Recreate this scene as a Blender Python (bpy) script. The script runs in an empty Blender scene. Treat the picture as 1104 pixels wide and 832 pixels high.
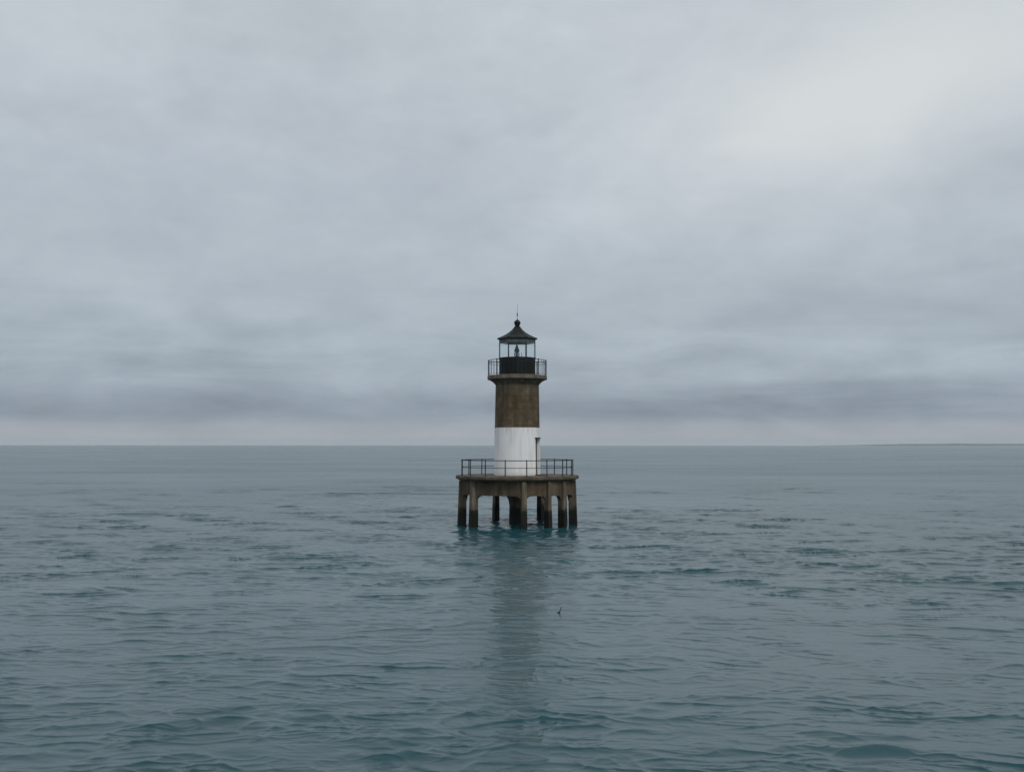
import bpy, bmesh, math, random
import numpy as np
from mathutils import Vector, Matrix

R = math.radians
random.seed(7)
S = bpy.context.scene
COL = S.collection

# ------------------------------------------------------------------ camera
CAMX, CAMY, CAMZ = -0.36, -74.0, 5.5
cam_d = bpy.data.cameras.new('camera')
cam = bpy.data.objects.new('camera', cam_d)
COL.objects.link(cam)
cam_d.sensor_width = 36.0
cam_d.lens = 37.63
cam_d.shift_y = 0.0575
cam_d.clip_start = 0.5
cam_d.clip_end = 60000
cam.location = (CAMX, CAMY, CAMZ)
cam.rotation_euler = (R(90), R(-0.045), 0)
S.camera = cam

# ------------------------------------------------------------------ exposure
S.view_settings.view_transform = 'Standard'
S.view_settings.look = 'None'
S.view_settings.exposure = 0.0
S.view_settings.gamma = 1.0
S.view_settings.use_curve_mapping = False
S.render.engine = 'CYCLES'
S.cycles.use_denoising = True
S.cycles.max_bounces = 12
S.cycles.volume_bounces = 0

# ------------------------------------------------------------------ overcast sky
SUN_EL, SUN_AZ = 43.0, 148.0          # azimuth clockwise from +Y (behind the camera, right)
W = bpy.data.worlds.new('World')
S.world = W
W.use_nodes = True
nt = W.node_tree
for n in list(nt.nodes):
    nt.nodes.remove(n)


def N(tree, kind, **kw):
    n = tree.nodes.new(kind)
    for k, v in kw.items():
        setattr(n, k, v)
    return n


def math_node(tree, op, a, b=None, clamp=False):
    n = N(tree, 'ShaderNodeMath', operation=op)
    n.use_clamp = clamp
    for i, v in enumerate((a, b)):
        if v is None:
            continue
        if isinstance(v, (int, float)):
            n.inputs[i].default_value = v
        else:
            tree.links.new(v, n.inputs[i])
    return n.outputs[0]


def mix_col(tree, fac, a, b, blend='MIX'):
    n = N(tree, 'ShaderNodeMix', data_type='RGBA', blend_type=blend)
    for sock, v in ((n.inputs[0], fac), (n.inputs[6], a), (n.inputs[7], b)):
        if isinstance(v, (int, float)):
            sock.default_value = v
        elif isinstance(v, tuple):
            sock.default_value = v if len(v) == 4 else (*v, 1)
        else:
            tree.links.new(v, sock)
    return n.outputs[2]


def ramp(tree, fac, stops, interp='LINEAR'):
    n = N(tree, 'ShaderNodeValToRGB')
    n.color_ramp.interpolation = interp
    e = n.color_ramp.elements
    while len(e) < len(stops):
        e.new(0.5)
    for el, (p, c) in zip(e, stops):
        el.position = p
        if isinstance(c, (int, float)):
            c = (c, c, c)
        el.color = (*c[:3], 1)
    tree.links.new(fac, n.inputs[0])
    return n.outputs[0]


def lin(r, g, b):
    f = lambda c: (c / 255) / 12.92 if c <= 10 else (((c / 255) + 0.055) / 1.055) ** 2.4
    return (f(r), f(g), f(b))


def build_sky():
    L = nt.links
    tc = N(nt, 'ShaderNodeTexCoord')
    sep = N(nt, 'ShaderNodeSeparateXYZ')
    L.new(tc.outputs['Generated'], sep.inputs[0])
    X, Y, Z = sep.outputs
    zc = math_node(nt, 'MAXIMUM', Z, 0.0)
    # brightness of the overcast by elevation
    sq = math_node(nt, 'SQRT', zc)
    base = ramp(nt, sq, [
        (0.0, lin(171, 174, 181)), (0.10, lin(167, 171, 179)), (0.135, lin(162, 169, 179)), (0.165, lin(149, 160, 172)),
        (0.21, lin(152, 163, 175)), (0.30, lin(168, 179, 189)), (0.42, lin(180, 190, 199)),
        (0.50, lin(186, 195, 204)), (0.59, lin(193, 201, 208)), (0.75, lin(201, 208, 213)), (1.0, lin(213, 218, 221))])
    # cloud layer: long flat streaks low down, soft masses higher
    def soft_cloud(scale, detail, rough, tilt, st, off, dist=0.0):
        m = N(nt, 'ShaderNodeMapping')
        m.inputs['Rotation'].default_value = (0, R(tilt), 0)
        m.inputs['Scale'].default_value = (1, 1, st)
        m.inputs['Location'].default_value = off
        L.new(tc.outputs['Generated'], m.inputs[0])
        t = N(nt, 'ShaderNodeTexNoise')
        t.inputs['Scale'].default_value = scale
        t.inputs['Detail'].default_value = detail
        t.inputs['Roughness'].default_value = rough
        t.inputs['Distortion'].default_value = dist
        L.new(m.outputs[0], t.inputs['Vector'])
        return t.outputs[0]
    big = soft_cloud(3.2, 5, 0.5, 20, 1.6, (0.6, 0.2, 1.3), 0.5)
    mid = soft_cloud(7.0, 7, 0.58, -10, 2.0, (2.1, 0.4, 0.7), 0.4)
    low = soft_cloud(5.0, 7, 0.58, 2.5, 5.5, (5.2, 1.0, 0.35), 0.5)
    lowm = ramp(nt, sq, [(0.0, 0.25), (0.14, 1.0), (0.30, 0.8), (0.42, 0.12), (0.6, 0.0)])
    fb = math_node(nt, 'ADD', math_node(nt, 'MULTIPLY', math_node(nt, 'SUBTRACT', big, 0.5), 0.50),
                   math_node(nt, 'MULTIPLY', math_node(nt, 'SUBTRACT', mid, 0.5), 0.38))
    fb = math_node(nt, 'ADD', fb, math_node(nt, 'MULTIPLY', math_node(nt, 'MULTIPLY', math_node(nt, 'SUBTRACT', low, 0.5), lowm), 1.1))
    # calmer near the zenith, stronger bands low down
    amp = ramp(nt, sq, [(0.0, 0.35), (0.12, 0.6), (0.17, 0.9), (0.26, 0.9), (0.34, 0.8), (0.5, 0.75), (1.0, 0.7)])
    gain = math_node(nt, 'ADD', 1.0, math_node(nt, 'MULTIPLY', fb, amp))
    gc = N(nt, 'ShaderNodeCombineXYZ')
    for i, k in enumerate((1.0, 0.95, 0.88)):
        L.new(math_node(nt, 'ADD', 1.0 - k, math_node(nt, 'MULTIPLY', gain, k)), gc.inputs[i])
    sky = mix_col(nt, 1.0, base, gc.outputs[0], 'MULTIPLY')
    # single banks and breaks in the cloud, by bearing and height
    yy = math_node(nt, 'MAXIMUM', Y, 0.05)
    wob = math_node(nt, 'SUBTRACT', mid, 0.5)
    wob2 = math_node(nt, 'SUBTRACT', big, 0.5)
    U = math_node(nt, 'ADD', math_node(nt, 'DIVIDE', X, yy), math_node(nt, 'MULTIPLY', wob, 0.20))
    V0 = math_node(nt, 'DIVIDE', Z, yy)
    V = math_node(nt, 'ADD', V0, math_node(nt, 'MULTIPLY', math_node(nt, 'ADD', wob, wob2), math_node(nt, 'MULTIPLY', V0, 0.30)))

    def bank(px, py, wx, wy, tilt):
        u0, v0 = (px - 552) / 1154, (479.5 - py) / 1154
        c, k = math.cos(R(tilt)), math.sin(R(tilt))
        du = math_node(nt, 'SUBTRACT', U, u0)
        dv = math_node(nt, 'SUBTRACT', V, v0)
        a_ = math_node(nt, 'DIVIDE', math_node(nt, 'ADD', math_node(nt, 'MULTIPLY', du, c), math_node(nt, 'MULTIPLY', dv, k)), wx / 1154)
        b_ = math_node(nt, 'DIVIDE', math_node(nt, 'SUBTRACT', math_node(nt, 'MULTIPLY', dv, c), math_node(nt, 'MULTIPLY', du, k)), wy / 1154)
        r2 = math_node(nt, 'ADD', math_node(nt, 'MULTIPLY', a_, a_), math_node(nt, 'MULTIPLY', b_, b_))
        return math_node(nt, 'POWER', 2.718, math_node(nt, 'MULTIPLY', r2, -0.5))
    tot = math_node(nt, 'MULTIPLY', math_node(nt, 'SUBTRACT', soft_cloud(20.0, 6, 0.6, 8, 2.0, (1.3, 4.0, 2.2), 0.4), 0.5), 0.19)
    for px, py, wx, wy, tilt, g_ in (
            (170, 438, 260, 13, 0, -0.13), (980, 428, 190, 15, 2, -0.13), (120, 395, 170, 22, 0, -0.08),
            (620, 440, 240, 11, -1, -0.11), (600, 290, 230, 34, 8, -0.06), (960, 305, 170, 42, 4, -0.07),
            (520, 190, 110, 60, 35, -0.05), (570, 408, 150, 9, 1, 0.07), (330, 335, 170, 18, 0, 0.05),
            (900, 362, 190, 15, 3, 0.06), (60, 110, 160, 90, 0, 0.03), (270, 405, 90, 7, 2, 0.06), (700, 210, 190, 30, 18, 0.04)):
        q = math_node(nt, 'MULTIPLY', bank(px, py, wx, wy, tilt), g_)
        tot = q if tot is None else math_node(nt, 'ADD', tot, q)
    gb = N(nt, 'ShaderNodeCombineXYZ')
    for i, k in enumerate((1.08, 1.0, 0.88)):
        L.new(math_node(nt, 'ADD', 1.0, math_node(nt, 'MULTIPLY', tot, k)), gb.inputs[i])
    sky = mix_col(nt, 1.0, sky, gb.outputs[0], 'MULTIPLY')
    # thinner, brighter cloud up to the right
    br = math_node(nt, 'ADD', math_node(nt, 'MULTIPLY', bank(975, 80, 150, 48, 20), 0.55), math_node(nt, 'MULTIPLY', bank(1010, 60, 270, 100, 18), 0.40))
    br = math_node(nt, 'ADD', br, math_node(nt, 'MULTIPLY', bank(850, 120, 80, 26, 14), 0.25))
    sky = mix_col(nt, math_node(nt, 'MINIMUM', br, 0.95), sky, lin(215, 219, 220))
    # the clear sky above the cloud, almost hidden
    st = N(nt, 'ShaderNodeTexSky', sky_type='NISHITA')
    st.sun_disc = False
    st.sun_elevation = R(SUN_EL)
    st.sun_rotation = R(SUN_AZ)
    sc = N(nt, 'ShaderNodeVectorMath', operation='SCALE')
    sc.inputs['Scale'].default_value = 10.0
    L.new(sky, sc.inputs[0])
    out = mix_col(nt, 0.97, st.outputs[0], sc.outputs[0])
    bg = N(nt, 'ShaderNodeBackground')
    bg.inputs['Strength'].default_value = 0.1
    L.new(out, bg.inputs[0])
    wo = N(nt, 'ShaderNodeOutputWorld')
    L.new(bg.outputs[0], wo.inputs[0])


build_sky()

sun_d = bpy.data.lights.new('sun', 'SUN')
sun_d.energy = 1.2
sun_d.angle = R(28)
sun_d.color = (1.0, 0.965, 0.92)
sun = bpy.data.objects.new('sun', sun_d)
COL.objects.link(sun)
sd = Vector((math.sin(R(SUN_AZ)) * math.cos(R(SUN_EL)), math.cos(R(SUN_AZ)) * math.cos(R(SUN_EL)), math.sin(R(SUN_EL))))
sun.rotation_euler = sd.to_track_quat('Z', 'Y').to_euler()


# ------------------------------------------------------------------ materials
def new_mat(name):
    m = bpy.data.materials.new(name)
    m.use_nodes = True
    t = m.node_tree
    return m, t, t.nodes['Principled BSDF']


def noise(t, vec, scale, detail=4, rough=0.55, stretch=(1, 1, 1), off=(0, 0, 0)):
    mp = N(t, 'ShaderNodeMapping')
    mp.inputs['Scale'].default_value = stretch
    mp.inputs['Location'].default_value = off
    t.links.new(vec, mp.inputs[0])
    n = N(t, 'ShaderNodeTexNoise')
    n.inputs['Scale'].default_value = scale
    n.inputs['Detail'].default_value = detail
    n.inputs['Roughness'].default_value = rough
    t.links.new(mp.outputs[0], n.inputs['Vector'])
    return n.outputs[0]


def bump(t, bsdf, h, strength, dist):
    b = N(t, 'ShaderNodeBump')
    b.inputs['Strength'].default_value = strength
    b.inputs['Distance'].default_value = dist
    t.links.new(h, b.inputs['Height'])
    t.links.new(b.outputs[0], bsdf.inputs['Normal'])


def concrete(name, dark, mid, light, courses=0.0, wet=False, rough=0.85, streak=0.6, lime=False):
    """stained cast concrete: blotches, run-down streaks, faint pour lines, a wet dark foot"""
    m, t, p = new_mat(name)
    g = N(t, 'ShaderNodeNewGeometry').outputs['Position']
    a = noise(t, g, 1.6, 6, 0.6)
    v = noise(t, g, 3.2, 5, 0.6, (1, 1, 0.12))
    f = noise(t, g, 14, 4, 0.6)
    mixv = math_node(t, 'ADD', math_node(t, 'MULTIPLY', a, 1 - streak), math_node(t, 'MULTIPLY', v, streak))
    c = ramp(t, mixv, [(0.34, dark), (0.52, mid), (0.68, light)])
    c = mix_col(t, 0.55, c, ramp(t, f, [(0.3, 0.5), (0.7, 1.35)]), 'MULTIPLY')
    sp = N(t, 'ShaderNodeSeparateXYZ')
    t.links.new(g, sp.inputs[0])
    if courses > 0:
        k = math_node(t, 'FRACT', math_node(t, 'DIVIDE', sp.outputs[2], courses))
        j = noise(t, g, 5, 3)
        k = math_node(t, 'ADD', k, math_node(t, 'MULTIPLY', math_node(t, 'SUBTRACT', j, 0.5), 0.35))
        line = ramp(t, k, [(0.0, 0.55), (0.09, 1.0), (0.92, 1.06), (1.0, 0.6)])
        c = mix_col(t, 0.55, c, line, 'MULTIPLY')
    if lime:
        tp = ramp(t, math_node(t, 'SUBTRACT', 9.9, sp.outputs[2]), [(0.0, 1.0), (0.35, 0.8), (1.0, 0.0)])
        rn = ramp(t, noise(t, g, 4.5, 5, 0.6, (1, 1, 0.08), (3, 1, 2)), [(0.38, 0.0), (0.62, 1.0)])
        c = mix_col(t, math_node(t, 'MULTIPLY', math_node(t, 'MULTIPLY', tp, rn), 0.6), c, (0.23, 0.20, 0.15))
    r_in = rough
    if wet:
        e = math_node(t, 'ADD', sp.outputs[2], math_node(t, 'MULTIPLY', math_node(t, 'SUBTRACT', noise(t, g, 2.6, 4), 0.5), 1.1))
        w = ramp(t, math_node(t, 'DIVIDE', e, 2.0), [(0.44, 1.0), (0.56, 0.85), (0.68, 0.0)])
        c = mix_col(t, w, c, (0.0075, 0.0075, 0.006))
        r_in = math_node(t, 'SUBTRACT', rough, math_node(t, 'MULTIPLY', w, 0.15))
    t.links.new(c, p.inputs['Base Color'])
    if isinstance(r_in, float):
        p.inputs['Roughness'].default_value = r_in
    else:
        t.links.new(r_in, p.inputs['Roughness'])
    p.inputs['Specular IOR Level'].default_value = 0.25
    bump(t, p, math_node(t, 'ADD', f, math_node(t, 'MULTIPLY', a, 2.0)), 0.5, 0.03)
    return m


M = {}
M['brown'] = concrete('brown_tower_render', (0.052, 0.037, 0.020), (0.094, 0.069, 0.040), (0.170, 0.131, 0.084), courses=0.42, streak=0.4, lime=True)
M['slab'] = concrete('stained_concrete', (0.09, 0.075, 0.055), (0.16, 0.135, 0.10), (0.25, 0.22, 0.17), streak=0.5)
M['deck'] = concrete('deck_concrete', (0.06, 0.048, 0.036), (0.105, 0.086, 0.064), (0.17, 0.145, 0.112), streak=0.2)
M['beam'] = concrete('weathered_beam_concrete', (0.052, 0.037, 0.022), (0.103, 0.076, 0.048), (0.19, 0.149, 0.10), wet=True, streak=0.65)
M['leg'] = concrete('sea_stained_concrete', (0.062, 0.049, 0.034), (0.13, 0.105, 0.075), (0.27, 0.232, 0.18), wet=True, streak=0.7)


def white_paint():
    m, t, p = new_mat('chalky_white_paint')
    g = N(t, 'ShaderNodeNewGeometry').outputs['Position']
    v = noise(t, g, 4.0, 5, 0.6, (1, 1, 0.10))
    a = noise(t, g, 1.2, 5, 0.6)
    f = noise(t, g, 9, 4, 0.6)
    c = ramp(t, v, [(0.30, (0.66, 0.66, 0.645)), (0.48, (0.79, 0.79, 0.785)), (0.7, (0.83, 0.83, 0.83))])
    c = mix_col(t, 0.5, c, ramp(t, a, [(0.3, 0.86), (0.6, 1.0)]), 'MULTIPLY')
    c = mix_col(t, ramp(t, f, [(0.66, 0.0), (0.78, 0.35)]), c, (0.50, 0.46, 0.40))
    sp = N(t, 'ShaderNodeSeparateXYZ')
    t.links.new(g, sp.inputs[0])
    # rust-brown runs below the dark band, grime at the foot of the wall
    top = ramp(t, math_node(t, 'SUBTRACT', 6.69, sp.outputs[2]), [(0.0, 1.0), (0.55, 0.0)])
    run = math_node(t, 'MULTIPLY', top, ramp(t, noise(t, g, 7, 3, 0.5, (1, 1, 0.06)), [(0.50, 0.0), (0.64, 1.0)]))
    c = mix_col(t, math_node(t, 'MULTIPLY', run, 0.55), c, (0.36, 0.32, 0.26))
    foot = ramp(t, math_node(t, 'ADD', math_node(t, 'SUBTRACT', sp.outputs[2], 3.4), math_node(t, 'MULTIPLY', math_node(t, 'SUBTRACT', f, 0.5), 0.4)), [(0.02, 1.0), (0.28, 0.0)])
    c = mix_col(t, math_node(t, 'MULTIPLY', foot, 0.45), c, (0.34, 0.31, 0.26))
    t.links.new(c, p.inputs['Base Color'])
    p.inputs['Roughness'].default_value = 0.75
    bump(t, p, math_node(t, 'ADD', f, a), 0.4, 0.02)
    return m


M['white'] = white_paint()


def paint(name, col, rough=0.5, var=0.4, metallic=0.0):
    m, t, p = new_mat(name)
    g = N(t, 'ShaderNodeNewGeometry').outputs['Position']
    f = noise(t, g, 5, 5, 0.6, (1, 1, 0.4))
    lo = tuple(c * (1 - var) for c in col)
    hi = tuple(min(1, c * (1 + var)) for c in col)
    t.links.new(ramp(t, f, [(0.3, lo), (0.7, hi)]), p.inputs['Base Color'])
    t.links.new(ramp(t, f, [(0.3, rough - 0.1), (0.7, rough + 0.15)]), p.inputs['Roughness'])
    p.inputs['Metallic'].default_value = metallic
    p.inputs['Specular IOR Level'].default_value = 0.3
    bump(t, p, f, 0.15, 0.01)
    return m


M['black'] = paint('black_iron_paint', (0.0025, 0.0045, 0.005), 0.6)
M['roof'] = paint('weathered_black_roof', (0.007, 0.010, 0.0105), 0.6)
M['frieze'] = paint('grey_green_iron', (0.085, 0.105, 0.105), 0.6)
M['rail'] = paint('dark_galvanised_rail', (0.010, 0.013, 0.016), 0.55)
M['mullion'] = paint('dark_grey_mullion', (0.035, 0.045, 0.048), 0.5)
M['doorleaf'] = paint('dark_door_paint', (0.018, 0.018, 0.018), 0.6)
M['lens'] = paint('tarnished_lamp_metal', (0.030, 0.040, 0.042), 0.4)
M['stick'] = paint('wet_dark_wood', (0.010, 0.012, 0.012), 0.5)


def glass():
    m, t, p = new_mat('lantern_glass')
    p.inputs['Base Color'].default_value = (0.93, 0.97, 0.97, 1)
    p.inputs['Roughness'].default_value = 0.0
    p.inputs['IOR'].default_value = 1.45
    p.inputs['Transmission Weight'].default_value = 1.0
    return m


M['glass'] = glass()


def sea_mat():
    m, t, p = new_mat('sea_water')
    g = N(t, 'ShaderNodeNewGeometry').outputs['Position']
    big = noise(t, g, 0.02, 3, 0.5, (1, 0.5, 1))
    c = ramp(t, big, [(0.35, (0.0080, 0.049, 0.060)), (0.65, (0.0100, 0.057, 0.071))])
    t.links.new(c, p.inputs['Base Color'])
    at = N(t, 'ShaderNodeAttribute')
    at.attribute_name = 'ripple'
    t.links.new(at.outputs['Fac'], p.inputs['Roughness'])
    p.inputs['IOR'].default_value = 1.34
    n1 = noise(t, g, 4.2, 5, 0.66, (0.8, 1.6, 1.0))
    n2 = noise(t, g, 11.0, 3, 0.6, (1.0, 1.5, 1.0))
    bump(t, p, math_node(t, 'ADD', n1, math_node(t, 'MULTIPLY', n2, 0.25)), 1.0, 0.006)
    return m


M['sea'] = sea_mat()


def hill_mat():
    m, t, p = new_mat('wooded_shore')
    g = N(t, 'ShaderNodeNewGeometry').outputs['Position']
    f = noise(t, g, 0.02, 5, 0.6)
    t.links.new(ramp(t, f, [(0.35, (0.020, 0.034, 0.024)), (0.7, (0.045, 0.062, 0.045))]), p.inputs['Base Color'])
    p.inputs['Roughness'].default_value = 0.9
    return m


M['hill'] = hill_mat()


# ------------------------------------------------------------------ mesh helpers
class MB:
    def __init__(self):
        self.v, self.f, self.smooth = [], [], []

    def add(self, vs, fs, smooth=False):
        o = len(self.v)
        self.v += [tuple(x) for x in vs]
        self.f += [tuple(i + o for i in f) for f in fs]
        self.smooth += [smooth] * len(fs)

    def lathe(self, prof, n=64, phase=0.0, smooth=True, cx=0, cy=0, caps=True):
        """prof: (radius, z) from bottom to top"""
        vs, fs = [], []
        for r, z in prof:
            for k in range(n):
                a = phase + 2 * math.pi * k / n
                vs.append((cx + r * math.sin(a), cy - r * math.cos(a), z))
        for i in range(len(prof) - 1):
            for k in range(n):
                k2 = (k + 1) % n
                fs.append((i * n + k, i * n + k2, (i + 1) * n + k2, (i + 1) * n + k))
        self.add(vs, fs, smooth)
        if caps:
            self.add([vs[k] for k in range(n)], [tuple(reversed(range(n)))])
            o = (len(prof) - 1) * n
            self.add([vs[o + k] for k in range(n)], [tuple(range(n))])

    def ring(self, r0, r1, z0, z1, n=64, phase=0.0, smooth=True):
        """hollow ring, closed"""
        vs, fs = [], []
        for r, z in ((r0, z0), (r1, z0), (r1, z1), (r0, z1)):
            for k in range(n):
                a = phase + 2 * math.pi * k / n
                vs.append((r * math.sin(a), -r * math.cos(a), z))
        for i in range(4):
            j = (i + 1) % 4
            for k in range(n):
                k2 = (k + 1) % n
                fs.append((i * n + k, i * n + k2, j * n + k2, j * n + k))
        self.add(vs, fs, smooth)

    def tube(self, pts, r, n=8, closed=False, r_end=None):
        pts = [Vector(p) for p in pts]
        m = len(pts)
        vs, fs = [], []
        for i, p in enumerate(pts):
            if closed:
                d = pts[(i + 1) % m] - pts[i - 1]
            else:
                d = pts[min(i + 1, m - 1)] - pts[max(i - 1, 0)]
            d.normalize()
            up = Vector((0, 0, 1)) if abs(d.z) < 0.9 else Vector((1, 0, 0))
            a = d.cross(up).normalized()
            b = d.cross(a).normalized()
            rr = r if r_end is None else r + (r_end - r) * i / (m - 1)
            for k in range(n):
                t = 2 * math.pi * k / n
                vs.append(p + a * (rr * math.cos(t)) + b * (rr * math.sin(t)))
        for i in range(m if closed else m - 1):
            i2 = (i + 1) % m
            for k in range(n):
                k2 = (k + 1) % n
                fs.append((i * n + k, i2 * n + k, i2 * n + k2, i * n + k2))
        if not closed:
            fs.append(tuple(range(n)))
            fs.append(tuple(reversed(range((m - 1) * n, m * n))))
        self.add(vs, fs, True)

    def frame_prism(self, poly, origin, u, w, depth):
        """polygon (s, z) in the plane through origin with horizontal axis u, extruded by depth along w"""
        o, u, w = Vector(origin), Vector(u), Vector(w)
        n = len(poly)
        vs = [o + u * s + Vector((0, 0, z)) for s, z in poly] + [o + u * s + Vector((0, 0, z)) + w * depth for s, z in poly]
        fs = [tuple(range(n)), tuple(reversed(range(n, 2 * n)))]
        for k in range(n):
            k2 = (k + 1) % n
            fs.append((k, k + n, k2 + n, k2))
        self.add(vs, fs)

    def hexa(self, b, t):
        """eight corners: four below, four above"""
        self.add(list(b) + list(t), [(3, 2, 1, 0), (4, 5, 6, 7), (0, 1, 5, 4), (1, 2, 6, 5), (2, 3, 7, 6), (3, 0, 4, 7)])

    def build(self, name, mat, parent=None, bevel=0.0, loc=(0, 0, 0)):
        me = bpy.data.meshes.new(name)
        me.from_pydata(self.v, [], self.f)
        me.polygons.foreach_set('use_smooth', self.smooth)
        bm = bmesh.new()
        bm.from_mesh(me)
        bmesh.ops.remove_doubles(bm, verts=bm.verts, dist=1e-5)
        bmesh.ops.recalc_face_normals(bm, faces=bm.faces)
        if bevel:
            es = [e for e in bm.edges if len(e.link_faces) == 2 and e.calc_face_angle(0) > 0.6]
            bmesh.ops.bevel(bm, geom=es, offset=bevel, segments=2, affect='EDGES', clamp_overlap=True)
        bm.to_mesh(me)
        bm.free()
        me.set_sharp_from_angle(angle=R(35))
        me.materials.append(mat)
        o = bpy.data.objects.new(name, me)
        COL.objects.link(o)
        o.location = loc
        if parent is not None:
            o.parent = parent
        return o


def pol(r, deg, z=0.0):
    """deg measured from the side facing the camera, growing to the right"""
    a = R(deg)
    return Vector((r * math.sin(a), -r * math.cos(a), z))


# ------------------------------------------------------------------ the sea
LEG_ANG = [-75, -48.6, 6.3, 31.3, 50.5, 77.5, 123.2, 154, 203, 233]


def build_sea():
    rng = np.random.default_rng(11)
    # sheet with fine cells near by and coarse ones far off
    r = [0.0, 1.5, 3.0, 4.5]
    x = 5.5
    while x < 12500:
        r.append(x)
        if x < 17:
            x += 0.05
        elif x < 1400:
            x *= 1.0014 if x < 140 else (1.0022 if x < 600 else 1.0032)
        else:
            x *= 1.025
    r = np.array(r)
    dense = np.arange(-40, 40.001, 0.08)
    side = np.arange(43, 317.001, 3.0)
    az = np.radians(np.concatenate([dense, side]))
    nr, na = len(r), len(az)
    daz = np.concatenate([np.full(len(dense), R(0.08)), np.full(len(side), R(3.0))])
    RR, AA = np.meshgrid(r, az, indexing='ij')
    X = CAMX + RR * np.sin(AA)
    Y = CAMY + RR * np.cos(AA)
    dr = np.gradient(r)
    cell = np.maximum(dr[:, None] * np.ones(na)[None, :], r[:, None] * daz[None, :])
    cell_col = cell
    Z = np.zeros_like(X)
    DX = np.zeros_like(X)
    ZS = np.zeros_like(X)
    SKEW = 1.0
    DY = np.zeros_like(X)
    lost = np.zeros_like(X)
    # wind sea: short crested wavelets running towards the viewer
    NW = 120
    lam = np.geomspace(0.16, 11.0, NW)
    main = R(-97)
    LAYERS = ((0.20, 0.34, 0.50, 34), (0.34, 0.46, 0.46, 31), (0.58, 0.54, 0.42, 28), (1.0, 0.46, 0.40, 25), (1.8, 0.24, 0.38, 22), (3.2, 0.12, 0.36, 19), (5.6, 0.09, 0.34, 16), (9.5, 0.08, 0.34, 14))
    slope_tot = 0.050
    sw = np.exp(-0.5 * (np.log(lam / 0.52) / 0.80) ** 2) + 0.08 * np.exp(-0.5 * (np.log(lam / 3.6) / 0.55) ** 2)
    sw /= math.sqrt((sw ** 2).sum() / 2)
    sl = slope_tot * sw
    th = main + rng.normal(0, R(20), NW)
    ph = rng.uniform(0, 2 * np.pi, NW)
    # slow gust patches that strengthen and calm the ripples
    gust = np.ones_like(X)
    for L, a in ((70, 0.16), (38, 0.14), (23, 0.12), (120, 0.14)):
        t = rng.uniform(0, 2 * np.pi)
        gust += a * np.sin(2 * np.pi / L * (X * 0.45 * np.cos(t) + Y * np.sin(t)) + rng.uniform(0, 6.28))
    # short steep wavelets come in ragged groups with calmer water between
    G = np.zeros_like(X)
    for i in range(16):
        l = rng.uniform(2.2, 9.0)
        t = rng.uniform(0, np.pi)
        kx, ky = 2 * np.pi / l * 0.55 * math.cos(t), 2 * np.pi / l * math.sin(t)
        w1 = np.clip((l / cell - 1.8) / 1.2, 0, 1)
        G += w1 * np.sin(kx * X + ky * Y + rng.uniform(0, 6.28))
    G /= math.sqrt(8)
    env = np.clip(np.exp(0.42 * G / (1 + (RR / 110) ** 2) - 0.08), 0.5, 1.75)
    gust = 1 + (np.clip(gust, 0.45, 1.6) - 1) / (1 + (RR / 130) ** 2)
    for i in range(NW):
        w1 = np.clip((lam[i] / cell - 3.0) / 2.0, 0, 1)
        rows = np.nonzero(w1.max(axis=1) > 0)[0]
        k = 2 * np.pi / lam[i]
        a = sl[i] / k
        g = gust * env if lam[i] < 2.2 else gust
        lost += (1 - w1 ** 2) * (sl[i] * g) ** 2 / 2
        if len(rows) == 0:
            continue
        lo, hi = rows[0], rows[-1] + 1
        cx, cy = math.cos(th[i]), math.sin(th[i])
        P = k * (cx * X[lo:hi] + cy * Y[lo:hi]) + ph[i]
        ww = w1[lo:hi] * a * g[lo:hi]
        zz = ww * np.cos(P)
        Z[lo:hi] += zz
        if lam[i] < 3.5:
            ZS[lo:hi] += zz
        sn = ww * np.sin(P) * 1.05
        DX[lo:hi] -= cx * sn
        DY[lo:hi] -= cy * sn
    # sharp crested wavelets: narrow cusps over flat troughs, in broken ragged lines
    Xf, Yf = X.astype(np.float32), Y.astype(np.float32)
    for li, (L0, steep, width, spread) in enumerate(LAYERS):
        w1 = np.clip((L0 / cell - 4.8) / 4.0, 0, 1)
        rows = np.nonzero(w1.max(axis=1) > 0)[0]
        lost += (1 - w1 ** 2) * (0.12 * steep) ** 2
        lo, hi = rows[0], rows[-1] + 1
        xs, ys = Xf[lo:hi], Yf[lo:hi]
        n_ = np.zeros_like(xs)
        for i in range(26):
            k = 2 * np.pi / (L0 * 2 * math.exp(rng.normal(0, 0.20)))
            t = main + rng.normal(0, R(spread))
            n_ += np.sin(np.float32(k * math.cos(t)) * xs + np.float32(k * math.sin(t)) * ys + np.float32(rng.uniform(0, 6.28)))
        n_ /= math.sqrt(13)
        e_ = np.zeros_like(xs)
        for i in range(14):
            k = 2 * np.pi / (L0 * rng.uniform(2.6, 7.0))
            t = rng.uniform(0, 2 * np.pi)
            e_ += np.sin(np.float32(k * 0.6 * math.cos(t)) * xs + np.float32(k * math.sin(t)) * ys + np.float32(rng.uniform(0, 6.28)))
        e_ /= math.sqrt(7)
        e_ = np.clip(0.45 + 0.45 * e_, 0.0, 1.4)
        kk = 2 * np.pi / (L0 * 2)
        A = steep * width / kk
        soft = np.sqrt(n_ * n_ + np.float32(0.11 ** 2)) - np.float32(0.11)
        zz = (A * e_ * np.exp(-soft / width) * gust[lo:hi] * w1[lo:hi])
        Z[lo:hi] += zz
        ZS[lo:hi] += zz * 0.48
    # confused ripples thrown back by the legs
    D = np.hypot(X, Y + 1.0)
    near = D < 26
    fall = np.exp(-np.clip(D - 4, 0, None) / 7.0)
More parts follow.
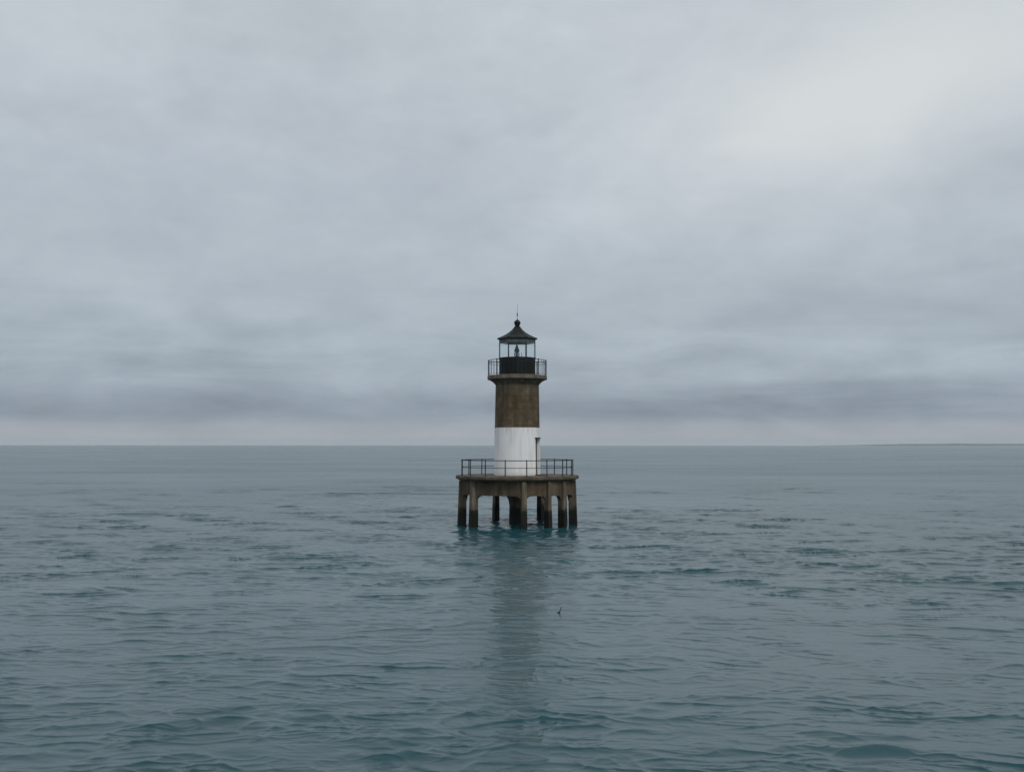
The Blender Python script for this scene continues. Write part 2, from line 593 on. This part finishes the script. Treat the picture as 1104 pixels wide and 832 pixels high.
    for i in range(26):
        l = rng.uniform(0.55, 1.6)
        t = rng.uniform(0, 2 * np.pi)
        k = 2 * np.pi / l
        P = k * (math.cos(t) * X[near] + math.sin(t) * Y[near]) + rng.uniform(0, 6.28)
        w1 = np.clip((l / cell[near] - 2.2) / 2.0, 0, 1)
        Z[near] += 0.034 / k * w1 * fall[near] * np.cos(P)
    # a few steeper crests
    for (px, py, amp, wx, ln_, tilt) in (
            (250, 779, 0.115, 1.05, 1.25, 3), (308, 772, 0.10, 0.8, 1.2, -4), (424, 815, 0.10, 0.55, 1.0, 4),
            (940, 808, 0.12, 0.75, 1.2, -8), (312, 547, 0.24, 1.2, 2.4, 0), (38, 555, 0.16, 1.8, 2.4, 0),
            (455, 630, 0.07, 1.2, 1.5, 4)):
        d = 1154 * 5.5 / (py - 479.5)
        wxp, wyp = CAMX + (px - 552) / 1154 * d, CAMY + d
        c, s_ = math.cos(R(tilt)), math.sin(R(tilt))
        U = (X - wxp) * c + (Y - wyp) * s_
        V = -(X - wxp) * s_ + (Y - wyp) * c
        near = (np.abs(U) < 4 * wx) & (np.abs(V) < 2.2 * ln_)
        u, v = U[near], V[near]
        wx = wx * 0.85
        v = v + 0.10 * ln_ * np.sin(u * 2.6 / wx + px)
        env = np.exp(-0.5 * (u / wx) ** 2) * np.exp(-0.5 * (v / (0.55 * ln_)) ** 2)
        q = v * 2 * np.pi / ln_
        amp = amp * 0.60
        Z[near] += amp * env * np.cos(q)
        DY[near] += -amp * 0.9 * env * np.sin(q) * -1.0 * -1.0
    # wind pushes the crests forward: steep lee faces, long gentle backs
    DX += SKEW * math.cos(main) * ZS
    DY += SKEW * math.sin(main) * ZS
    co = np.stack([X + DX, Y + DY, Z], axis=-1).reshape(-1, 3)
    me = bpy.data.meshes.new('sea')
    nq = (nr - 1) * na
    me.vertices.add(nr * na)
    me.vertices.foreach_set('co', co.astype(np.float32).ravel())
    i0 = np.arange(nr - 1)[:, None] * na
    j = np.arange(na)[None, :]
    j2 = (j + 1) % na
    q = np.stack([i0 + j, i0 + na + j, i0 + na + j2, i0 + j2], axis=-1).reshape(-1, 4)
    q = q[:, ::-1]
    me.loops.add(nq * 4)
    me.loops.foreach_set('vertex_index', q.astype(np.int32).ravel())
    me.polygons.add(nq)
    me.polygons.foreach_set('loop_start', (np.arange(nq) * 4).astype(np.int32))
    me.polygons.foreach_set('use_smooth', np.ones(nq, dtype=bool))
    at = me.attributes.new('ripple', 'FLOAT', 'POINT')
    # cat's paws: patches of wind ruffled and slick water
    G2 = np.zeros_like(X)
    for i in range(34):
        l = math.exp(rng.uniform(math.log(18), math.log(420)))
        t = rng.uniform(0, np.pi)
        kx, ky = 2 * np.pi / l * 0.4 * math.cos(t), 2 * np.pi / l * math.sin(t)
        G2 += np.clip(l / cell / 3 - 0.5, 0, 1) * np.sin(kx * X + ky * Y + rng.uniform(0, 6.28))
    lost *= np.exp(0.30 * G2 / math.sqrt(17))
    alpha = np.clip(np.sqrt(0.007 ** 2 + 2 * 0.11 * lost), 0.007, 0.14)
    at.data.foreach_set('value', np.sqrt(alpha).astype(np.float32).ravel())
    me.update(calc_edges=True)
    me.validate()
    me.materials.append(M['sea'])
    global SEA
    SEA = co
    o = bpy.data.objects.new('sea', me)
    COL.objects.link(o)
    o['kind'] = 'structure'
    o['label'] = 'grey green choppy sea'
    return o


build_sea()


def build_hills():
    mb = MB()
    nx, ny = 160, 14
    x0, x1, y0, y1 = 2600.0, 8200.0, 8900.0, 10200.0
    vs, fs = [], []
    rng = np.random.default_rng(4)
    phs = rng.uniform(0, 6.28, 8)
    for i in range(nx):
        u = i / (nx - 1)
        x = x0 + (x1 - x0) * u
        prof = 27 * (1 - math.exp(-max(0, u) * 5.2)) * min(1.0, u * 9)
        for kk in range(8):
            prof += 1.3 * min(1, u * 6) * math.sin(u * (9 + 13 * kk) + phs[kk]) / (1 + 0.5 * kk)
        for jj in range(ny):
            v = jj / (ny - 1)
            h = max(0, prof) * math.sin(math.pi * v) ** 0.7 * 1.0
            vs.append((x, y0 + (y1 - y0) * v, h - 0.6))
    for i in range(nx - 1):
        for jj in range(ny - 1):
            a = i * ny + jj
            fs.append((a, a + ny, a + ny + 1, a + 1))
    mb.add(vs, fs, True)
    o = mb.build('hills', M['hill'])
    o['kind'] = 'structure'
    o['label'] = 'low blue shore on the horizon'


build_hills()


def build_haze():
    mb = MB()
    h = 13500.0
    b = [(-h, CAMY - h, -2.8), (h, CAMY - h, -2.8), (h, CAMY + h, -2.8), (-h, CAMY + h, -2.8)]
    mb.hexa(b, [(x, y, 48.0) for x, y, z in b])
    m = bpy.data.materials.new('sea_haze')
    m.use_nodes = True
    t = m.node_tree
    t.nodes.clear()
    pv = N(t, 'ShaderNodeVolumePrincipled')
    pv.inputs['Color'].default_value = (0.82, 0.93, 1.0, 1)
    pv.inputs['Density'].default_value = 0.00008
    pv.inputs['Anisotropy'].default_value = 0.0
    out = N(t, 'ShaderNodeOutputMaterial')
    t.links.new(pv.outputs[0], out.inputs['Volume'])
    o = mb.build('haze', m)
    o['kind'] = 'stuff'
    o['label'] = 'thin sea haze'


build_haze()

# ------------------------------------------------------------------ the lighthouse
LH = bpy.data.objects.new('lighthouse', None)
COL.objects.link(LH)
LH['label'] = 'brown and white round lighthouse with black lantern, on concrete legs in the sea'
LH['category'] = 'lighthouse'

DECK_Z, DECK_B, BEAM_B = 3.42, 3.17, 2.13
LEG_R = 3.92


def build_platform():
    # deck slab with a lip
    mb = MB()
    mb.lathe([(4.05, DECK_B - 0.06), (4.10, DECK_B), (4.22, DECK_B + 0.02), (4.25, DECK_B + 0.06), (4.25, DECK_Z - 0.05), (4.20, DECK_Z)], 96)
    mb.build('deck', M['deck'], LH)
    # beam panels between neighbouring legs, haunched at the ends
    mb = MB()
    n = len(LEG_ANG)
    for i in range(n):
        a, b = LEG_ANG[i], LEG_ANG[(i + 1) % n]
        if b < a:
            b += 360
        p, q = pol(LEG_R, a), pol(LEG_R, b)
        u = (q - p)
        ln_ = u.length
        u.normalize()
        w = Vector((-u.y, u.x, 0))            # inward
        hz = 0.42 if ln_ > 1.9 else (0.34 if ln_ > 1.3 else 0.18)
        hx = 0.20 + hz * 1.1 * min(1, ln_ / 2.0)
        e = 0.16
        poly = [(0.02, DECK_B - 0.07), (0.02, BEAM_B - hz)]
        for k in range(6):
            t = k / 5 * math.pi / 2
            poly.append((e + (hx - e) * (1 - math.cos(t)), BEAM_B - hz * (1 - math.sin(t))))
        for k in range(5, -1, -1):
            t = k / 5 * math.pi / 2
            poly.append((ln_ - e - (hx - e) * (1 - math.cos(t)), BEAM_B - hz * (1 - math.sin(t))))
        poly += [(ln_ - 0.02, BEAM_B - hz), (ln_ - 0.02, DECK_B - 0.07)]
        mb.frame_prism(poly, p - w * 0.01, u, w, 0.34)
    mb.build('edge_beam', M['beam'], LH)
    # legs with a slight outward batter, the upper part standing proud of the beam
    for i, a in enumerate(LEG_ANG):
        mb = MB()
        o = pol(1, a)
        tg = Vector((-o.y, o.x, 0))
        wd = 0.17 if i not in (3, 4) else 0.145
        lv = []
        for z, rr, hw, dp in ((-1.6, LEG_R + 0.20, wd + 0.04, 0.30), (0.9, LEG_R + 0.10, wd + 0.015, 0.27),
                              (BEAM_B - 0.1, LEG_R + 0.06, wd, 0.25), (DECK_B - 0.075, LEG_R + 0.03, wd - 0.03, 0.22)):
            c = o * (rr - dp + 0.14)
            lv.append([c + tg * sx * hw + o * sy * dp + Vector((0, 0, z)) for sx, sy in ((-1, -1), (-1, 1), (1, 1), (1, -1))])
        vs = [p for l in lv for p in l]
        fs = [(3, 2, 1, 0), tuple(range(12, 16))]
        for l in range(3):
            for k in range(4):
                k2 = (k + 1) % 4
                fs.append((l * 4 + k, l * 4 + k2, (l + 1) * 4 + k2, (l + 1) * 4 + k))
        mb.add(vs, fs)
        mb.build('leg', M['leg'], LH, bevel=0.025)
    # thick centre column, flaring into the deck
    mb = MB()
    mb.lathe([(0.62, -1.6), (0.56, 0.4), (0.54, 1.3), (0.60, 1.7), (0.78, 2.05), (1.1, 2.35), (1.5, 2.5), (1.6, 3.09)], 40)
    mb.build('centre_column', M['leg'], LH)


build_platform()


def ring_pts(r, z, n=72, a0=0.0, a1=360.0):
    return [pol(r, a0 + (a1 - a0) * k / n, z) for k in range(n)]


def build_deck_railing():
    rr, n, ph = 3.87, 17, 9.1
    rail = MB()
    rail.tube(ring_pts(rr, DECK_Z + 1.04, 102), 0.026, 8, closed=True)
    rail.tube(ring_pts(rr, DECK_Z + 0.55, 102), 0.021, 8, closed=True)
    ro = rail.build('deck_railing', M['rail'], LH)
    for k in range(n):
        a = ph + 360 * k / n
        mb = MB()
        lean = random.uniform(-0.02, 0.02)
        mb.tube([pol(rr, a, DECK_Z - 0.01), pol(rr + lean * 0.3, a + lean * 12, DECK_Z + 1.09)], 0.034, 8)
        c = pol(rr, a)
        mb.lathe([(0.075, DECK_Z - 0.005), (0.075, DECK_Z + 0.025), (0.045, DECK_Z + 0.04)], 10, cx=c.x, cy=c.y)
        mb.build('post', M['rail'], ro)


build_deck_railing()

WALL_B, BAND_Z, SHAFT_T = DECK_Z, 6.69, 9.62


def r_at(z):
    return 1.61 + (1.50 - 1.61) * (z - WALL_B) / (SHAFT_T - WALL_B)


DOOR_A0, DOOR_A1, DOOR_Z = 52.5, 80.5, 5.92


def build_shaft():
    # white lower wall, with the doorway cut through it
    angs = [DOOR_A0 + (DOOR_A1 - DOOR_A0) * k / 7 for k in range(8)]
    m = 72
    angs += [DOOR_A1 + (360 - (DOOR_A1 - DOOR_A0)) * k / m for k in range(1, m)]
    zs = [WALL_B - 0.03, WALL_B + 0.05, 4.2, 5.0, DOOR_Z, 6.3, BAND_Z]
    n = len(angs)
    vs = []
    for z in zs:
        for a in angs:
            vs.append(pol(r_at(z), a, z))
    fs = []
    for i in range(len(zs) - 1):
        for k in range(n):
            k2 = (k + 1) % n
            if k < 7 and 1 <= i < 4:
                continue
            fs.append((i * n + k, i * n + k2, (i + 1) * n + k2, (i + 1) * n + k))
    mb = MB()
    mb.add(vs, fs, True)
    # reveals of the doorway
    dep = 0.22
    for a in (DOOR_A0, DOOR_A1):
        z0, z1 = WALL_B + 0.05, DOOR_Z
        mb.add([pol(r_at(z0), a, z0), pol(r_at(z0) - dep, a, z0), pol(r_at(z1) - dep, a, z1), pol(r_at(z1), a, z1)], [(0, 1, 2, 3)])
    for z in (WALL_B + 0.05, DOOR_Z):
        for k in range(7):
            a, b = angs[k], angs[k + 1]
            mb.add([pol(r_at(z), a, z), pol(r_at(z), b, z), pol(r_at(z) - dep, b, z), pol(r_at(z) - dep, a, z)], [(0, 1, 2, 3)])
    mb.build('white_wall', M['white'], LH)
    # door leaf, set back in the reveal
    mid = (DOOR_A0 + DOOR_A1) / 2
    o = pol(1, mid)
    tg = Vector((-o.y, o.x, 0))
    hw = 1.33 * math.sin(R((DOOR_A1 - DOOR_A0) / 2)) + 0.02
    rr = 1.275
    lf = MB()
    z0, z1 = WALL_B + 0.055, DOOR_Z + 0.02
    lf.frame_prism([(-hw, z0), (hw, z0), (hw, z1), (-hw, z1)], o * rr, tg, o, 0.05)
    for za, zb in ((z0 + 0.15, z0 + 1.0), (z0 + 1.15, z0 + 2.2)):
        lf.frame_prism([(-hw + 0.09, za), (hw - 0.09, za), (hw - 0.09, zb), (-hw + 0.09, zb)], o * (rr + 0.051), tg, o, 0.012)
    door = lf.build('door', M['doorleaf'], LH, bevel=0.006)
    hd = MB()
    c = o * (rr + 0.05) - tg * (hw - 0.07) + Vector((0, 0, z0 + 1.05))
    hd.tube([c, c + o * 0.06, c + o * 0.06 + tg * 0.11], 0.014, 8)
    hd.build('handle', M['rail'], door)
    # black strip over the door, standing in for the lintel's shadow
    shade_strip = MB()
    vs, fs = [], []
    st = 9
    for k in range(st):
        a = DOOR_A0 - 2.0 + (DOOR_A1 - DOOR_A0 + 4.0) * k / (st - 1)
        for r_, z in ((-0.02, DOOR_Z + 0.012), (0.09, DOOR_Z + 0.012), (0.09, DOOR_Z + 0.06), (-0.02, DOOR_Z + 0.10)):
            vs.append(pol(r_at(DOOR_Z) + r_, a, z))
    for k in range(st - 1):
        for j in range(4):
            j2 = (j + 1) % 4
            fs.append((k * 4 + j, k * 4 + j2, (k + 1) * 4 + j2, (k + 1) * 4 + j))
    fs += [(0, 1, 2, 3), tuple(reversed(range((st - 1) * 4, st * 4)))]
    shade_strip.add(vs, fs)
    shade_strip.build('lintel_shade', M['black'], LH)
    # door step
    sp = MB()
    sp.frame_prism([(-0.5, DECK_Z + 0.002), (0.5, DECK_Z + 0.002), (0.5, DECK_Z + 0.07), (-0.5, DECK_Z + 0.07)], o * 1.56, tg, o, 0.42)
    sp.build('door_step', M['leg'], LH, bevel=0.01)
    # brown upper wall flaring into the gallery
    mb = MB()
    pr = [(r_at(BAND_Z) - 0.04, BAND_Z + 0.001), (r_at(BAND_Z) + 0.012, BAND_Z + 0.012), (r_at(BAND_Z) + 0.014, BAND_Z + 0.05), (r_at(BAND_Z) - 0.004, BAND_Z + 0.065)]
    for k in range(1, 7):
        z = BAND_Z + 0.065 + (SHAFT_T - BAND_Z - 0.065) * k / 6
        pr.append((r_at(z) - 0.004, z))
    pr += [(1.56, 9.70), (1.68, 9.82), (1.84, 9.93), (1.96, 9.99)]
    mb.lathe(pr, 96)
    mb.build('brown_wall', M['brown'], LH)
    # gallery slab
    mb = MB()
    mb.lathe([(1.96, 9.985), (2.03, 9.99), (2.06, 10.02), (2.06, 10.24), (2.03, 10.27)], 96)
    mb.build('gallery_floor', M['slab'], LH)


build_shaft()
GAL_Z = 10.27


def build_gallery_railing():
    rr = 1.99
    rail = MB()
    rail.tube(ring_pts(rr, GAL_Z + 1.04, 80), 0.021, 8, closed=True)
    rail.tube(ring_pts(rr, GAL_Z + 0.86, 80), 0.014, 8, closed=True)
    rail.tube(ring_pts(rr, GAL_Z + 0.09, 80), 0.014, 8, closed=True)
    ro = rail.build('gallery_railing', M['rail'], LH)
    for k in range(8):
        a = 45 * k + 0.5
        mb = MB()
        mb.tube([pol(rr, a, GAL_Z - 0.01), pol(rr, a, GAL_Z + 1.09)], 0.036, 8)
        mb.build('post', M['rail'], ro)
        for j in range(1, 5):
            mb = MB()
            mb.tube([pol(rr, a + 9 * j, GAL_Z + 0.08), pol(rr, a + 9 * j, GAL_Z + 1.04)], 0.0125, 6)
            mb.build('baluster', M['rail'], ro)


build_gallery_railing()

DRUM_T = 11.50


def build_lantern():
    mb = MB()
    mb.lathe([(1.285, GAL_Z - 0.01), (1.285, GAL_Z + 0.07), (1.255, GAL_Z + 0.08), (1.255, DRUM_T - 0.06), (1.285, DRUM_T - 0.055), (1.285, DRUM_T - 0.005), (1.25, DRUM_T)], 72)
    mb.build('lantern_drum', M['black'], LH)
    # six glazed sides, one turned to the camera
    CR = 1.235
    zt = 12.80
    zg = 12.52
    for k in range(6):
        a = 30 + 60 * k
        c = pol(CR - 0.02, a)
        mb = MB()
        mb.lathe([(0.042, DRUM_T - 0.004), (0.042, zg)], 6, phase=R(a), smooth=False, cx=c.x, cy=c.y)
        mb.build('mullion', M['mullion'], LH)
    for k in range(6):
        a = 60 * k
        o = pol(1, a)
        tg = Vector((-o.y, o.x, 0))
        ap = (CR - 0.02) * math.cos(R(30))
        hw = (CR - 0.02) * math.sin(R(30)) - 0.045
        mb = MB()
        mb.frame_prism([(-hw, DRUM_T + 0.004), (hw, DRUM_T + 0.004), (hw, zg - 0.004), (-hw, zg - 0.004)], o * (ap - 0.006), tg, o, 0.012)
        mb.build('window_pane', M['glass'], LH)
    # frieze over the glass
    mb = MB()
    mb.ring(1.06, CR + 0.02, zg, zt, 6, R(30), smooth=False)
    mb.build('frieze', M['frieze'], LH)
    # tented six sided roof
    mb = MB()
    pr = [(1.26, zt - 0.03), (1.37, zt - 0.03), (1.385, zt + 0.0), (1.375, zt + 0.05), (1.16, zt + 0.125), (0.86, zt + 0.265), (0.58, zt + 0.435), (0.36, zt + 0.62), (0.24, zt + 0.76), (0.19, zt + 0.84)]
    mb.lathe(pr, 6, R(30), smooth=False)
    # ribs along the hips
    for k in range(6):
        a = 30 + 60 * k
        mb.tube([pol(r_ + 0.005, a, z_ + 0.008) for r_, z_ in pr[3:]], 0.018, 6)
    roof = mb.build('roof', M['roof'], LH)
    fz = zt + 0.83
    mb = MB()
    mb.lathe([(0.20, fz - 0.02), (0.21, fz + 0.03), (0.15, fz + 0.06), (0.14, fz + 0.10), (0.20, fz + 0.125), (0.20, fz + 0.145), (0.15, fz + 0.165)], 24)
    cz = fz + 0.30
    prb = []
    for k in range(13):
        t = -math.pi / 2 + math.pi * k / 12
        prb.append((max(0.225 * math.cos(t), 0.012), cz + 0.20 * math.sin(t)))
    mb.lathe(prb, 24)
    mb.lathe([(0.06, cz + 0.17), (0.055, cz + 0.22), (0.012, cz + 0.27)], 16)
    mb.build('ball_finial', M['black'], roof)
    mb = MB()
    mb.tube([(0, 0, cz + 0.24), (0, 0, cz + 0.72), (0.006, 0, cz + 1.32)], 0.017, 6, r_end=0.008)
    mb.lathe([(0.012, cz + 0.43), (0.035, cz + 0.50), (0.040, cz + 0.58), (0.012, cz + 0.70)], 10)
    mb.build('lightning_rod', M['rail'], roof)
    # the lamp on its stand
    mb = MB()
    z0 = DRUM_T - 0.01
    mb.lathe([(0.11, z0 + 0.42), (0.17, z0 + 0.46), (0.19, z0 + 0.54), (0.13, z0 + 0.66), (0.085, z0 + 0.78), (0.06, z0 + 0.88), (0.03, z0 + 0.94)], 20)
    for k in range(4):
        a = 40 + 90 * k
        mb.tube([pol(0.15, a, z0), pol(0.22, a, z0 + 0.24), pol(0.15, a, z0 + 0.46)], 0.028, 6)
    mb.lathe([(0.24, z0 + 0.001), (0.24, z0 + 0.05)], 20)
    mb.lathe([(0.075, z0 + 0.05), (0.09, z0 + 0.2), (0.07, z0 + 0.42)], 14)
    mb.build('beacon_lamp', M['lens'], LH, loc=(-0.03, 0, 0))
    mb = MB()
    mb.tube([(0.30, 0.1, z0), (0.30, 0.1, z0 + 0.38)], 0.02, 6)
    mb.lathe([(0.045, z0), (0.045, z0 + 0.12)], 10, cx=0.30, cy=0.1)
    mb.build('lamp_bracket', M['lens'], LH)


build_lantern()


# ------------------------------------------------------------------ the stick afloat in front
def build_stick():
    d = 1154 * 5.5 / (662.5 - 479.5)
    x, y = CAMX + (603.5 - 552) / 1154 * d, CAMY + d
    zs = SEA[np.argmin((SEA[:, 0] - x) ** 2 + (SEA[:, 1] - y) ** 2), 2]
    mb = MB()
    mb.tube([(-0.09, 0.02, -0.35), (-0.02, 0, -0.02), (0.025, 0, 0.10), (0.055, 0.0, 0.20)], 0.020, 7, r_end=0.011)
    mb.tube([(-0.08, 0.0, 0.0), (-0.02, 0, 0.022), (0.02, 0.0, 0.0)], 0.024, 7, r_end=0.018)
    o = mb.build('stick', M['stick'], loc=(x, y, float(zs)))
    o['label'] = 'small dark leaning stick poking out of the water in front of the lighthouse'
    o['category'] = 'stick'


build_stick()
